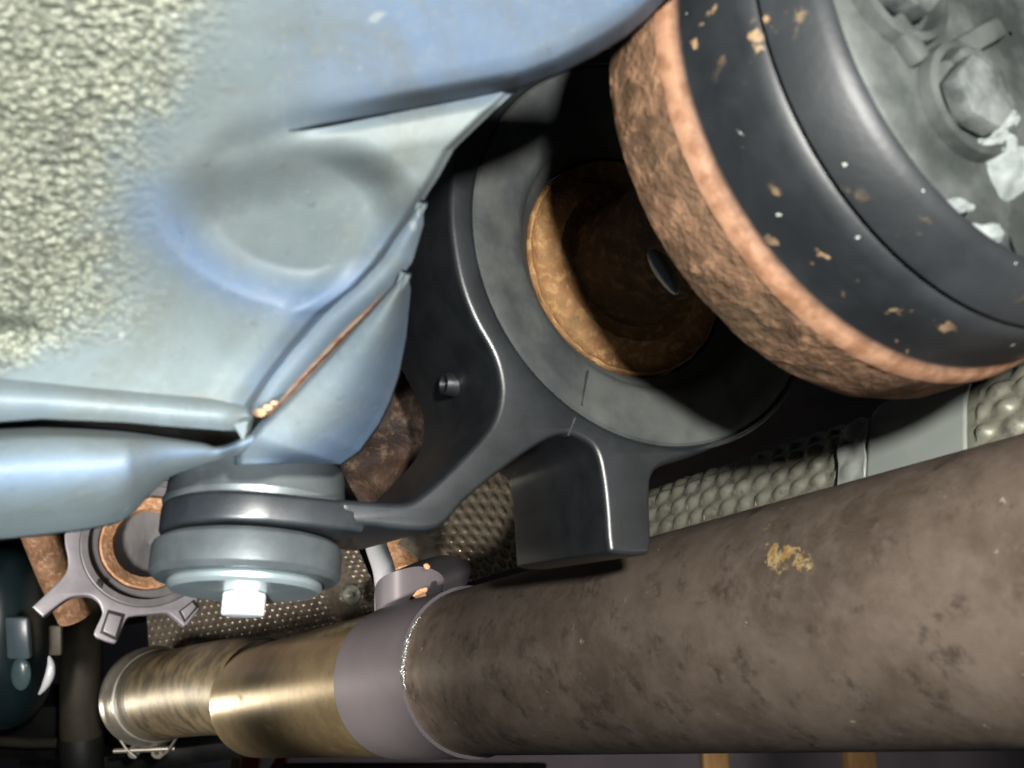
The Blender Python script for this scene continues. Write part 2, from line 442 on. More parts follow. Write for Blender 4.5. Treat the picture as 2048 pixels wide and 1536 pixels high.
def lower_fn(u, v):
    yl = lerp(150, 822, v)
    xr = interp(LOW_R, yl) if yl > 178 else 1040
    x = lerp(-130, xr, u)
    y0 = lerp(-100, 150, sstep(.62, .80, u)); y = lerp(y0, 822, v)
    # under the upper sheet the top rows tuck away
    sy = seam_y(x); s = y-sy
    d = base_d(x, y)
    tuck = sstep(30, -20, s)
    d += tuck*.0055*sstep(500, 840, x)
    d += .0022*sstep(80, 0, s)*sstep(520, 780, x) + crease(x, s)
    # pressed dish
    ex, ey = (x-585)/262., (y-425)/172.
    ex2 = ex*.93+ey*.22; ey2 = ey*.95-ex*.42
    r = math.sqrt(ex2*ex2+ey2*ey2)
    d += .0068*(1-sstep(.60, 1.12, r))*sstep(-30, 150, s)
    # ridge that runs beside the edge
    e = xr-x
    d += -.0016*math.exp(-((e-60)/36)**2)*sstep(330, 420, y) + .004*sstep(26, 0, e)
    # soft bulge near the lower corner
    d += .0008*math.exp(-((x-470)/90)**2-((y-720)/60)**2)
    d += .004*math.exp(-((x-20)/60)**2-((y-665)/26)**2)
    g = coat_mask(x, y); d += grain_disp(x, y, g)
    bl = .9*sstep(430, 800, x)*sstep(-80, 130, y+.1*x)*sstep(30, -15, s) + .9*math.exp(-((r-1.0)/.26)**2)*sstep(-.2, .5, ey2) + .5*sstep(90, 20, e)*sstep(300, 500, y) + .5*math.exp(-((x-570)/60)**2-((y-740)/40)**2)  # blue reflections along dish rim and edges, painted into the colour
    return U(x, y, d), {'coat': g, 'blue_light_tint': min(1, bl), 'rust': 0}
grid('lower_sheet', lower_fn, 260, 250, M_PAN, pan, .0015, ('coat', 'blue_light_tint', 'rust'))
# lapped strip between the lower sheet and the side panel
ST_L = [(843, 402), (787, 480), (762, 520), (712, 572), (640, 630), (580, 700), (535, 755), (490, 830)]
ST_R = [(848, 404), (848, 450), (826, 526), (800, 560), (735, 628), (677, 685), (610, 755), (540, 832)]
def strip_fn(u, v):
    a, b = poly_at(ST_L, v), poly_at(ST_R, v)
    x, y = lerp(a[0], b[0], u), lerp(a[1], b[1], u)
    d = base_d(x, y) + .0045 - .0025*math.sin(math.pi*u) + .001*u
    return U(x, y, d), {'blue_light_tint': .45, 'rust': sstep(.8, .97, u)*sstep(.35, .5, v)}
grid('lap_strip', strip_fn, 16, 60, M_PAN, pan, .0012, ('coat', 'blue_light_tint', 'rust'))
SD_L = [(810, 544), (796, 560), (735, 624), (690, 670), (650, 712), (564, 800), (515, 845), (470, 905), (470, 930)]
SD_R = [(816, 545), (822, 580), (814, 675), (800, 750), (782, 805), (760, 850), (722, 903), (684, 930), (612, 926)]
def side_fn(u, v):
    a, b = poly_at(SD_L, v), poly_at(SD_R, v)
    x, y = lerp(a[0], b[0], u), lerp(a[1], b[1], u)
    d = base_d(x, y) + .0035 - .004*math.sin(math.pi*min(1, u*1.1)) + .016*u**4 + .004*sstep(.1, 0, u)
    d += .006*sstep(.85, 1., v)
    return U(x, y, d), {'blue_light_tint': .25+.6*sstep(.4, .95, u*.7+v*.4), 'rust': sstep(.05, .0, u)*sstep(.2, .35, v)*sstep(.75, .65, v)}  # blue light at the lower right is coloured in
grid('side_panel', side_fn, 40, 80, M_PAN, pan, .0012, ('coat', 'blue_light_tint', 'rust'))
# folded flange strip
FL_T = [(-130, 742), (0, 752), (100, 762), (200, 773), (330, 785), (430, 793), (485, 798), (501, 808)]
FL_B = [(-130, 850), (0, 845), (80, 839), (250, 846), (350, 855), (448, 862), (480, 863), (496, 856)]
def flange_fn(u, v):
    a, b = poly_at(FL_T, u), poly_at(FL_B, u)
    x, y = lerp(a[0], b[0], v), lerp(a[1], b[1], v)
    d = base_d(x, y) - .006 + .0075*(1-v)**3 - .002*math.sin(math.pi*v) + .003*sstep(.9, 1, u)
    return U(x, y, d), {'coat': .25*sstep(200, -100, x), 'blue_light_tint': .15, 'rust': .5*sstep(.12, 0, v)*sstep(.55, .95, u)}
grid('folded_flange', flange_fn, 80, 24, M_PAN, pan, .0035, ('coat', 'blue_light_tint', 'rust'))
tb = bmesh.new()
tp = [U(468, 848, .1805), U(496, 842, .1815), U(491, 868, .182), U(486, 881, .182), U(475, 862, .181)]
for off in (Vector((0, 0, 0)), Vector((.0, .003, 0))):
    pass
v1 = [tb.verts.new(p) for p in tp]; v2 = [tb.verts.new(p+Vector((0, .004, .001))) for p in tp]
tb.faces.new(v1); tb.faces.new(v2[::-1])
for i in range(5): tb.faces.new((v1[i], v2[i], v2[(i+1) % 5], v1[(i+1) % 5]))
bm_obj('flange_lip', tb, M_PAN, pan)
rb = bmesh.new()
for (x, y, s) in ((520, 826, 11), (535, 815, 8), (548, 806, 6)):
    bmesh.ops.create_icosphere(rb, subdivisions=2, radius=s*.0001, matrix=Matrix.Translation(U(x, y, .192)) @ Matrix.Diagonal((1.2, .6, .8, 1)))
bm_obj('rust_bead', rb, M_COPPER2, pan)
LO_T = smooth_loop([(-130, 862), (0, 855), (120, 851), (260, 860), (400, 884), (432, 893), (480, 876), (530, 850)], False, 6)
LO_B = smooth_loop([(-130, 1094), (0, 1081), (100, 1070), (185, 1058), (250, 1040), (290, 1000), (335, 958), (400, 932), (470, 912), (545, 892)], False, 6)
def lobe_fn(u, v):
    a, b = poly_at(LO_T, u), poly_at(LO_B, u)
    x, y = lerp(a[0], b[0], v), lerp(a[1], b[1], v)
    wd = min(1, math.hypot(b[0]-a[0], b[1]-a[1])/170)
    d = .1815+.022*(x/500) + .006*(1-wd) - .014*wd*math.sin(math.pi*(v**.8)*.98) + .012*wd*v**3 + .005*sstep(.12, 0, v)*wd
    return U(x, y, d), {'coat': .0, 'blue_light_tint': .65*math.exp(-((v-.42)/.2)**2), 'rust': 0}  # blue highlight band along the lobe, put into the colour
grid('lower_lobe', lobe_fn, 80, 50, M_PAN, pan, .0012, ('coat', 'blue_light_tint', 'rust'))

def wall_fn(u, v):
    a = (lerp(610, 720, v), lerp(800, 1010, v)); b = (lerp(900, 930, v), lerp(690, 1000, v))
    return U(lerp(a[0], b[0], u), lerp(a[1], b[1], u), .335+.03*u+.006*noise.noise(Vector((u*4, v*4, 1)))), {}
grid('tunnel_wall', wall_fn, 40, 40, M_DARKRUST, pan, .0012)

# ================================================================== propeller shaft: damper drum, shaft, seal
shaft = thing('propeller_shaft', 'rusty propeller shaft with black rubber damper drum at upper right', 'propeller shaft', C0)
drum_c = C0
revolve('rust_collar', drum_c, D, [(-.074, .030), (-.0738, .060), (-.0745, .0628), (-.078, .0636), (-.0915, .0633)], M_RUST, shaft, 160, angle=40, wob=.0004)
revolve('damper_body', drum_c, D, [(-.0915, .0633, 1), (-.0928, .0631, 1), (-.0945, .0622, 1), (-.0955, .0612, .6), (-.0965, .0608, 0), (-.103, .0605, 0), (-.110, .0592, 0), (-.1128, .0582, 0), (-.1134, .0572, 0), (-.1142, .0572, 0), (-.1148, .0580, 0), (-.118, .0567, 0), (-.1222, .0540, 0), (-.1238, .0525, 0), (-.1242, .0510, 0), (-.1232, .0498, 0), (-.1225, .0494, 0)], M_DAMP, shaft, 180, attrs=True, angle=50)
revolve('hub_plate', drum_c, D, [(-.1225, .0494), (-.1200, .0485), (-.1195, .0455), (-.1205, .0445), (-.1212, .040), (-.1210, .020), (-.1210, .0005)], M_HUB, shaft, 120, angle=40)
revolve('shaft_tube', drum_c, D, [(.040, .0205), (.0135, .0202), (.009, .0192), (.0, .0186), (-.03, .0188), (-.045, .0235), (-.0735, .0270)], M_SHAFT, shaft, 96)
# bolt recesses and heads on the hub
def hub_frame(px, py): return plane_pt(px, py, -.1215)
for k, (px, py, mm) in enumerate(((1930, 205, M_DARK), (1790, -20, M_DARK), (2110, 470, M_DUST))):
    c = hub_frame(px, py)
    revolve('bolt_recess', c, D, [(.0008, .0118), (-.0022, .0112), (-.0026, .0098), (-.0012, .0090), (.0006, .0086)], M_HUB, shaft, 40)
    bm = bmesh.new(); xx, yy, _ = frame(D)
    ring1 = [c - D*.0005 + (xx*math.cos(i*math.pi/3+.3)+yy*math.sin(i*math.pi/3+.3))*.0075 for i in range(6)]
    ring2 = [p - D*.0045 for p in ring1]
    a = [bm.verts.new(p) for p in ring1]; b = [bm.verts.new(p) for p in ring2]
    bm.faces.new(b); bm.faces.new(a[::-1])
    for i in range(6): bm.faces.new((a[i], a[(i+1) % 6], b[(i+1) % 6], b[i]))
    bmesh.ops.bevel(bm, geom=list(bm.edges), offset=.0008, segments=2, affect='EDGES', profile=.5)
    bm_obj('hub_bolt', bm, M_HBOLT, shaft)
# pale caked dirt
db = bmesh.new()
def clod(px, py, rx, ry, h, ph):
    q = hub_frame(px, py); xx, yy, _ = frame(D)
    g = bmesh.ops.create_icosphere(db, subdivisions=4, radius=1)['verts']
    for v in g:
        c = v.co.copy(); k = 1+.45*noise.noise(c*1.6+Vector((ph, 0, 0)))+.2*noise.noise(c*4+Vector((0, ph, 0)))
        v.co = q + Vector((1, 0, .1))*c.x*rx*k + Vector((0, 0, 1))*c.z*ry*k + D*(c.y*h*k) + D*(Vector((c.x*rx, 0, c.z*ry)).dot(D)*-.0)
for args in ((2005, 345, .0055, .0062, .0022, 1), (1975, 300, .0028, .0022, .0018, 5), (1960, 470, .0040, .0020, .0012, 9), (1905, 415, .0030, .0014, .0010, 13), (1955, 185, .0034, .0030, .0030, 17), (1985, 240, .0030, .0034, .0030, 21), (1795, 60, .0016, .0024, .0012, 25)):
    clod(*args)
o = bm_obj('caked_dirt', db, M_DUST, shaft); o['kind'] = 'stuff'
# rib on the hub plate
rbm = bmesh.new()
for (a, b) in (((1775, 40), (1835, 130)), ((1900, 110), (1990, 60))):
    p, q = hub_frame(*a), hub_frame(*b); m_ = (p+q)/2; e = (q-p)/2
    n_ = e.normalized().cross(D)
    box(rbm, m_, e, n_*.0022, D*.0024, .0012)
bm_obj('hub_rib', rbm, M_HUB, shaft)
# balance weight on the shaft
bw = bmesh.new()
cw = U(1330, 543, .262); t1 = (U(1352, 586, .255)-U(1308, 503, .269))/2
bz = t1.normalized(); bx = bz.cross(D).normalized(); by = bz.cross(bx)
bmesh.ops.create_icosphere(bw, subdivisions=4, radius=1)
for v in bw.verts:
    c = v.co.copy(); v.co = cw + t1*1.05*c.z + bx*.0034*c.x*(1-.35*c.z) + by*.0022*c.y
bm_obj('balance_weight', bw, M_ZINC, shaft)

# ================================================================== centre bearing bracket
brk = thing('bearing_bracket', 'black anodised bearing bracket with ring, lower foot and long arm', 'bracket', C0, 'propeller shaft bearing brackets')
outl = [(903, 345), (899, 420), (905, 490), (921, 570), (948, 640), (983, 703), (998, 750), (1000, 795), (985, 845), (945, 895), (895, 945), (858, 978), (828, 1000), (800, 1005), (740, 1002), (690, 998), (678, 997)]
outl2 = [(678, 1050), (692, 1050), (740, 1053), (800, 1059), (852, 1062), (888, 1050), (925, 1008), (965, 972), (1005, 940), (1045, 910), (1085, 884), (1115, 871), (1140, 870), (1170, 882), (1192, 903), (1204, 950), (1212, 1020), (1217, 1085), (1228, 1108), (1290, 1110), (1304, 1095), (1303, 1040), (1302, 980), (1306, 950), (1325, 932), (1380, 915), (1430, 895)]
def circ_pts(R, a0, a1, n):
    return [(R*math.cos(a0+(a1-a0)*k/n), R*math.sin(a0+(a1-a0)*k/n)) for k in range(n+1)]
L1 = [pl2(*p) for p in outl]; L2 = [pl2(*p) for p in outl2]
aS = math.atan2(L2[-1][1], L2[-1][0]); aE = math.atan2(L1[0][1], L1[0][0])
RS = math.hypot(*L2[-1]); RE = math.hypot(*L1[0])
while aE < aS: aE += 2*math.pi
short = aE-aS
if short > math.pi*1.7: pass
def arc(a0, R0, a1, R1, n):
    return [(lerp(R0, R1, k/n)*math.cos(lerp(a0, a1, k/n)), lerp(R0, R1, k/n)*math.sin(lerp(a0, a1, k/n))) for k in range(1, n)]
# the arc must pass the side of the ring away from the arm
armdir = math.atan2(L1[8][1], L1[8][0]); mid = aS+short/2
dd = abs((mid-armdir+math.pi) % (2*math.pi)-math.pi)
if dd < math.pi/2: aE -= 2*math.pi
outline = smooth_loop(L1, False, 4) + smooth_loop(L2, False, 4) + arc(aS, RS, aE, RE, 60)
T = .056
hole = circ_pts(.0600, 0, 2*math.pi*95/96, 95)
plate('bracket_body', [outline, hole], C0, EX, EY, NRM, T, .0016, M_ANOD, brk)
# grey rubber ring with its split, copper dust seal inside
revolve('rubber_ring', C0, D, [(.040, .0600), (.0012, .0600), (.0004, .0592), (.0005, .0560), (.0014, .0540), (.0026, .0500), (.0034, .0475), (.0044, .0445), (.0062, .0425), (.0085, .0410), (.0100, .0405), (.0112, .0392), (.0130, .0376), (.0150, .0362), (.022, .0360)], M_RUBBER, brk, 144, angle=32)
revolve('dust_seal', C0, D, [(.024, .0358), (.0165, .0356), (.0152, .0351), (.0150, .0346), (.0165, .0335), (.0172, .0310), (.0168, .0285), (.0152, .0268), (.0140, .0250), (.0146, .0232), (.0148, .0195)], M_COPPER, brk, 120, angle=50, wob=.0005)
sb = bmesh.new()
p0, p1 = plane_pt(1175, 742, .003), plane_pt(1160, 812, .001)
e = (p1-p0)/2; box(sb, (p0+p1)/2, e, e.normalized().cross(D)*.00022, D*.0016)
p0, p1 = plane_pt(1150, 836, 0), plane_pt(1136, 871, 0)
e = (p1-p0)/2; box(sb, (p0+p1)/2+D*.0012, e, e.normalized().cross(D)*.0002, D*.0013)
bm_obj('split_line', sb, M_RUBBER, brk)
# small bolt on the outer wall of the bracket
cb = plane_pt(955, 722, .0)
revolve('wall_bolt', U(890, 768, .289), Vector((1, .6, -.1)), [(.002, .0004), (-.0006, .0022), (-.0006, .0030), (.001, .0034), (.004, .0036)], M_ANOD, brk, 24)

# ------------------------------------------------------------------ rubber mount, washer and bolt under the arm
NH = (NRM-ZW*NRM.dot(ZW)).normalized()
da = .2
while (U(503, 1028, da)+NH*.02157-C0).dot(NRM) > .0008: da += .0002
AX = U(503, 1040, da)                     # on the bolt axis
def z_for(py, R):
    """height along the vertical axis whose near side at radius R shows at row py"""
    h = Vector((-AX.x, 0, 0)) + (-HW*1.0)*AX.y; h = h-ZW*h.dot(ZW); h.normalize()
    p = AX + h*R; k = (768-py)/F
    return (k*p.y-p.z)/(ZW.z-k*ZW.y)
zA0, zA1 = z_for(1042, .02157), z_for(980, .02157)
E1 = NH.cross(ZW).normalized()
if E1.x < 0: E1 = -E1
RA = .02157
tongue = [(.0225, RA-.0013), (.0195, RA-.0003)] + [(RA*math.cos(math.pi/2+math.pi*k/40), RA*math.sin(math.pi/2+math.pi*k/40)) for k in range(41)] + [(.0205, -RA)]
EB = ZW.cross(E1)                        # completes the frame
sg = 1 if EB.dot(NH) > 0 else -1
plate('arm_eye', [[(p[0], p[1]*sg) for p in tongue]], AX+ZW*zA1, E1, EB, ZW, zA1-zA0, .0013, M_ANOD, brk)
mount = thing('rubber_mount', 'two grey round bushing discs clamping the end of the black arm', 'bushing', AX)
z0, z1 = z_for(1130, .02278), z_for(1049, .02278)
revolve('lower_disc', AX, ZW, [(z1, .00442), (z1, .02124), (z1-.00100, .02245), (z1-.00177, .02278), (z0+.00133, .02278), (z0, .02146), (z0, .00442)], M_BUSH, mount, 96, angle=25)
u0, u1 = z_for(977, .02212), z_for(880, .02212)
revolve('upper_disc', AX+HW*.00332, ZW, [(u1, .00442), (u1, .02046), (u1-.00111, .02157), (u0+.00332, .02212), (u0+.00166, .02278), (u0, .02245), (u0, .00442)], M_BUSH, mount, 96, angle=25)
bolt = thing('mounting_bolt', 'bright hex bolt with zinc washer under the grey bushing disc', 'bolt', AX)
w0, w1 = z_for(1160, .01836), z0
revolve('washer', AX, ZW, [(w1, .00442), (w1, .01770), (w1-.00066, .01836), (w0+.00088, .01836), (w0, .01747), (w0, .00442)], M_ZINC, bolt, 80, angle=25)
b0, b1 = z_for(1226, .00531), w0
hx = bmesh.new()
ang = math.atan2(-.55, -1)
HX = Vector((1, 0, 0))
r1 = [AX + ZW*b1 + (HX*math.cos(i*math.pi/3+.323)+HW*math.sin(i*math.pi/3+.323))*.0053 for i in range(6)]
r0 = [p - ZW*(b1-b0) for p in r1]
a = [hx.verts.new(p) for p in r1]; b = [hx.verts.new(p) for p in r0]
hx.faces.new(a); hx.faces.new(b[::-1])
for i in range(6): hx.faces.new((a[i], b[i], b[(i+1) % 6], a[(i+1) % 6]))
bmesh.ops.bevel(hx, geom=list(hx.edges), offset=.00077, segments=3, affect='EDGES', profile=.5)
bm_obj('bolt_head', hx, M_BOLT, bolt)

# ================================================================== exhaust pipe
PA = Vector((.0753, .3, -.0734)); PD = Vector((-.6713, 1, -.3775))
def pc(d): return PA + PD*(d-.3)
exh = thing('exhaust_pipe', 'stained brown exhaust pipe with mauve sleeve and gold tinted end', 'exhaust pipe', pc(.45))
def cl(d): return pc(d)
def main_fleck(q):
    c0 = U(1570, 1110, .27); k = 0.
    v = q-c0; s = q.y
    px, py = 1024+F*q.x/q.y, 768-F*q.z/q.y
    if py > 1240: return 0.
    u_, v_ = px-1565, py-1112
    r = math.hypot((u_*.8+v_*.6)/85, (v_*.8-u_*.6)/60)
    return sstep(1.25, .2, r)
def long_tube(name, d0, d1, r0, r1, n, mat, fleck=None, seg=128):
    return tube(name, [cl(lerp(d0, d1, k/n)) for k in range(n+1)], [lerp(r0, r1, k/n) for k in range(n+1)], mat, exh, seg, cap=False, fleck=fleck)
long_tube('main_pipe', .14, .48, .035, .035, 420, M_PIPE, main_fleck, 300)
# sleeve: shallow saddle-shaped band
sl_x, sl_y, sl_d = frame(PD)
def sleeve():
    vs, fs = [], []; seg, n = 96, 8; R = .0365
    Ps = PD.normalized()
    for k in range(seg):
        a = 2*math.pi*k/seg; rad = sl_x*math.cos(a)+sl_y*math.sin(a)
        s0 = (cl(.436)-pc(.3)).length; s1 = (cl(.492)-pc(.3)).length
        for i in range(n+1):
            r = R if 0 < i < n else .0348
            t = 0 if i <= 1 else (1 if i >= n-1 else (i-1)/(n-2))
            vs.append(pc(.3) + Ps*lerp(s0, s1, t) + rad*r)
    for k in range(seg):
        k2 = (k+1) % seg
        for i in range(n): fs.append((k*(n+1)+i, k2*(n+1)+i, k2*(n+1)+i+1, k*(n+1)+i+1))
    mesh('sleeve', vs, fs, M_SLEEVE, exh, 30)
sleeve()
def gold_fleck(q):
    px, py = 1024+F*q.x/q.y, 768-F*q.z/q.y
    n = noise.noise(q*160)*.6+noise.noise(q*60)*.4
    return sstep(.0, .6, n+sstep(1310, 1230, py)*.7-.35)
gold = []; rad = []
G0, G1 = .487, .655
for k in range(31):
    d = lerp(G0, G1, k/30); gold.append(cl(d)+ZW*.0*(d-.5)); rad.append(.0352)
gold += [cl(.6565), cl(.658), cl(.660)]; rad += [.0346, .0334, .0318]
tube('gold_section', gold, rad, M_GOLD, exh, 96, cap=False, fleck=gold_fleck)
P0 = cl(.652); P1 = U(420, 1376, .755); P2 = U(335, 1388, .84)
thin = [P0+ZW*.007, lerp(P0+ZW*.010, P1, .4), P1, lerp(P1, P2, .5), P2]
tpts = smooth_loop([tuple(p) for p in thin], False, 8); tpts = [Vector(p) for p in tpts]
tube('front_section', tpts, [.0322+.0034*k/len(tpts) for k in range(len(tpts))], M_FRONT, exh, 96, cap=False, fleck=lambda q: sstep(-.1, .6, noise.noise(q*60)*.6+noise.noise(q*150)*.4+.30+.25*sstep(.72, .82, q.y)))
# weld bead between sleeve and main pipe, heavier on the camera side
wb = bmesh.new()
Ps = PD.normalized()
camdir = (-(cl(.452))).normalized()
for k in range(420):
    a = 2*math.pi*k/420; rd = sl_x*math.cos(a)+sl_y*math.sin(a)
    f_ = rd.dot(camdir); up = rd.dot(ZW)
    big = sstep(.2, .9, f_)*sstep(-.35, .0, up)*sstep(.75, .4, up)
    if big < .05: continue
    s = .0004+.0026*big*random.uniform(.3, 1)
    q = cl(.4345) + rd*(.0352+.0003) + Ps*random.gauss(.0004, .0003+.0015*big) + sl_x*0
    bmesh.ops.create_icosphere(wb, subdivisions=1, radius=s, matrix=Matrix.Translation(q))
o = bm_obj('weld_bead', wb, M_WELD, exh, 80); o['kind'] = 'stuff'
# hanger tab on top of the sleeve
ht = bmesh.new()
hp = [U(752, 1215, .505), U(750, 1175, .505), U(768, 1152, .507), U(800, 1140, .507), (U(838, 1133, .50)), U(872, 1142, .49), U(888, 1160, .48), U(880, 1195, .475)]
hs = [Vector(p) for p in smooth_loop([tuple(p) for p in hp], False, 5)]
for p in hs: pass
off = Vector((.012, .022, .002))
v1 = [ht.verts.new(p) for p in hs]; v2 = [ht.verts.new(p+off) for p in hs]
for i in range(len(hs)-1): ht.faces.new((v1[i], v1[i+1], v2[i+1], v2[i]))
foot_ = [ht.verts.new(Vector((p.x, p.y, min(p.z, U(800, 1230, .5).z)))) for p in hs]
for i in range(len(hs)-1): ht.faces.new((v1[i], foot_[i], foot_[i+1], v1[i+1]))
bmesh.ops.remove_doubles(ht, verts=ht.verts, dist=1e-5)
bm_obj('hanger_tab', ht, M_SLEEVE, exh)
hb = bmesh.new()
for (x, y, s) in ((840, 1190, 11), (848, 1180, 6), (853, 1132, 6)):
    bmesh.ops.create_icosphere(hb, subdivisions=2, radius=s*.00026, matrix=Matrix.Translation(U(x, y, .482)) @ Matrix.Diagonal((1.2, .5, .8, 1)))
for v in hb.verts: v.co += Vector((noise.noise(v.co*500), 0, noise.noise(v.co*500+Vector((9, 2, 1)))))*.0008
bm_obj('rust_flake', hb, M_COPPER2, exh)

# ------------------------------------------------------------------ band clamp on the far end
CC = P2; CDv = (U(300, 1392, .90)-P2).normalized()
clamp = thing('band_clamp', 'round steel band clamp with bolt at far end of exhaust pipe', 'clamp', CC)
revolve('pipe_flange', CC, CDv, [(-.004, .0352), (.0, .0362), (.003, .0362), (.005, .0350), (.012, .0352), (.016, .0372), (.020, .0378), (.030, .0374)], M_BROWN, clamp, 96, angle=25)
revolve('inner_lip', CC, CDv, [(.030, .0372), (.0305, .0388), (.034, .0394), (.0375, .0390), (.038, .0376)], M_STEEL, clamp, 96, angle=40)
revolve('band', CC, CDv, [(.040, .0380), (.044, .0396), (.050, .0402), (.053, .0420), (.058, .0432), (.070, .0434), (.076, .0426), (.078, .040)], M_STEEL, clamp, 96, angle=40)
tk = bmesh.new()
for x in (277, 318):
    p = U(x, 1499, .89)
    Tn = CDv
tk.free()
for x in (272, 319):
    p = U(x, 1500, .885)
    revolve('trunnion', p, Vector((0, 1, .05)), [(-.006, .0018), (-.007, .0022), (-.007, .0046), (-.006, .0054), (.006, .0054)], M_STEEL, clamp, 28, angle=20)
    revolve('trunnion_core', p, Vector((0, 1, .05)), [(-.0062, .0002), (-.0062, .0018), (-.004, .0019)], M_DARK, clamp, 16)
tube('clamp_bolt', [U(228, 1502, .876), U(350, 1497, .876)], .0021, M_STEEL, clamp, 16)
tube('strap', [U(225, 1455, .875), U(252, 1497, .874), U(272, 1515, .874)], .0012, M_STEEL, clamp, 8)
tube('strap', [U(358, 1468, .87), U(336, 1502, .872), U(318, 1516, .872)], .0012, M_STEEL, clamp, 8)
tube('wire', [Vector(p) for p in smooth_loop([tuple(U(*q)) for q in ((292, 1456, .82), (298, 1440, .815), (303, 1452, .815), (315, 1448, .815), (310, 1456, .815), (296, 1456, .815), (322, 1461, .82), (345, 1460, .82))], False, 5)], .0008, M_ZINC, clamp, 6)

# ================================================================== heat shields
def dimples(pu, pv, pitch, r, h):
    """hex-packed bumps"""
    best = 0
    row = round(pv/(pitch*.866))
    for rr in (row-1, row, row+1):
        xo = .5*pitch*(rr % 2); k = round((pu-xo)/pitch)
        for kk in (k, k+1, k-1):
            dx, dy = pu-(kk*pitch+xo), pv-rr*pitch*.866
            q = (dx*dx+dy*dy)/(r*r)
            if q < 1: best = max(best, (1-q)**1.5)
    return best*h
HD = Vector((-.6713, 1, -.3775)).normalized()
HV = Vector((.30, .40, .86)); HV = (HV-HD*HV.dot(HD)).normalized()
HN = HD.cross(HV); 
HO = U(2030, 850, .275)
if HN.dot(HO) > 0: HN = -HN
hs1 = thing('heat_shield', 'pale yellow green dimpled heat shield between drum and exhaust pipe', 'heat shield', HO, 'dimpled aluminium heat shields')
def shield_at(a, b, n):
    # the sheet bends back above b0, shaped so its upper part goes dark
    b0, r = .010, .016
    if b > b0:
        t = (b-b0)/r; t = min(t, 1.45)
        ex = max(0, (b-b0)-1.45*r)
        off = HV*(b0 + math.sin(t)*(r+n) + ex*math.cos(1.45)) + HN*(math.cos(t)*(r+n) - r - ex*math.sin(1.45))
    else: off = HV*b + HN*n
    return HO + HD*a + off
def hs_fn(L0, L1, V0, V1, pitch):
    def fn(u, v):
        a, b = lerp(L0, L1, u), lerp(V0, V1, v)
        flat = sstep(.010, .012, a)*sstep(.061, .059, a)
        n = dimples(a*.9+b*.25+.0006*noise.noise(Vector((a*40, b*40, 2))), b+.0008*noise.noise(Vector((a*50, b*50, 7))), pitch, pitch*.5, .0019+.0006*noise.noise(Vector((a*150, b*150, 4))))*(1-flat)
        return shield_at(a, b, n+.0012*noise.noise(Vector((a*45, b*45, 0)))), {}
    return fn
grid('dimpled_sheet', hs_fn(-.08, .225, -.05, .07, .0078), 480, 190, M_SHIELD, hs1, 0)
def strip_plate(L0, L1, V0, V1, lift, name, mat, bump=0):
    def fn(u, v):
        a, b = lerp(L0, L1, u), lerp(V0, V1, v)
        return shield_at(a, b, lift+.0006*math.sin(b*80)+bump*dimples(a, b+.002, .009, .0042, .0022)), {}
    return grid(name, fn, 30, 60, mat, hs1, .0012)
strip_plate(.013, .0475, -.05, .05, .0032, 'plain_plate', M_PLATE)
strip_plate(.0478, .0585, -.05, .014, .0036, 'clip_strip', M_CLIP, .5)

hs2 = thing('heat_shield', 'brown dimpled heat shield seen between the black arm and foot', 'heat shield', U(950, 1060, .6), 'dimpled aluminium heat shields')
def bil(A, B, C_, Dd):
    def f(u, v): return (A*(1-u)+B*u)*(1-v)+(Dd*(1-u)+C_*u)*v
    return f
qa = bil(U(795, 1087, .64), U(914, 1168, .60), U(1110, 1110, .60), U(985, 900, .70))
def mid_fn(u, v):
    p = qa(u, v); n = (U(1000, 1000, .6)*-1).normalized()
    e = sstep(.17, .19, v)
    lip = .002*math.exp(-((v-.185)/.018)**2)
    return p + n*(dimples(u*.062, v*.105, .0088, .0037, .0021)*e + lip + .002*sstep(.17, .05, v)), {}
grid('dimpled_sheet', mid_fn, 150, 240, M_SHIELD2, hs2, .001)
hs3 = thing('heat_shield', 'far dimpled heat shield panel behind the bright bolt', 'heat shield', U(560, 1200, .85), 'dimpled aluminium heat shields')
qb = bil(U(300, 1330, 1.0), U(775, 1235, .86), U(690, 1040, .92), U(280, 1040, 1.06))
def far_fn(u, v):
    p = qb(u, v); n = (U(560, 1180, .9)*-1).normalized()
    flat = sstep(.80, .83, u)*sstep(.93, .915, u)
    return p + n*(dimples(u*.22, v*.13, .0072, .0030, .0017)*(1-flat) + .003*sstep(.80, .84, u)), {}
grid('dimpled_sheet', far_fn, 330, 190, M_SHIELD2, hs3, .001)
pe = U(701, 1190, .858)
nn = (-pe).normalized()
revolve('pressed_eye', pe, -nn, [(-.003, .0095), (-.0055, .0085), (-.0045, .0072), (-.0035, .0065), (-.004, .003), (-.0065, .0022), (-.0068, .0003)], M_SHIELD, hs3, 40)

hose = tube('grey_hose', [Vector(p) for p in smooth_loop([tuple(U(*q)) for q in ((745, 1040, .62), (752, 1090, .60), (768, 1140, .58), (775, 1200, .57))], False, 6)], .0065, M_HOSE, None, 24)
hose['label'] = 'short pale grey hose above the mauve sleeve'; hose['category'] = 'hose'
rp = tube('rusty_pipe', [U(800, 1060, .74), U(812, 1150, .70), U(825, 1210, .70)], .013, M_COPPER2, None, 32)
rp['label'] = 'orange rusty pipe glimpsed beside the grey hose'; rp['category'] = 'pipe'

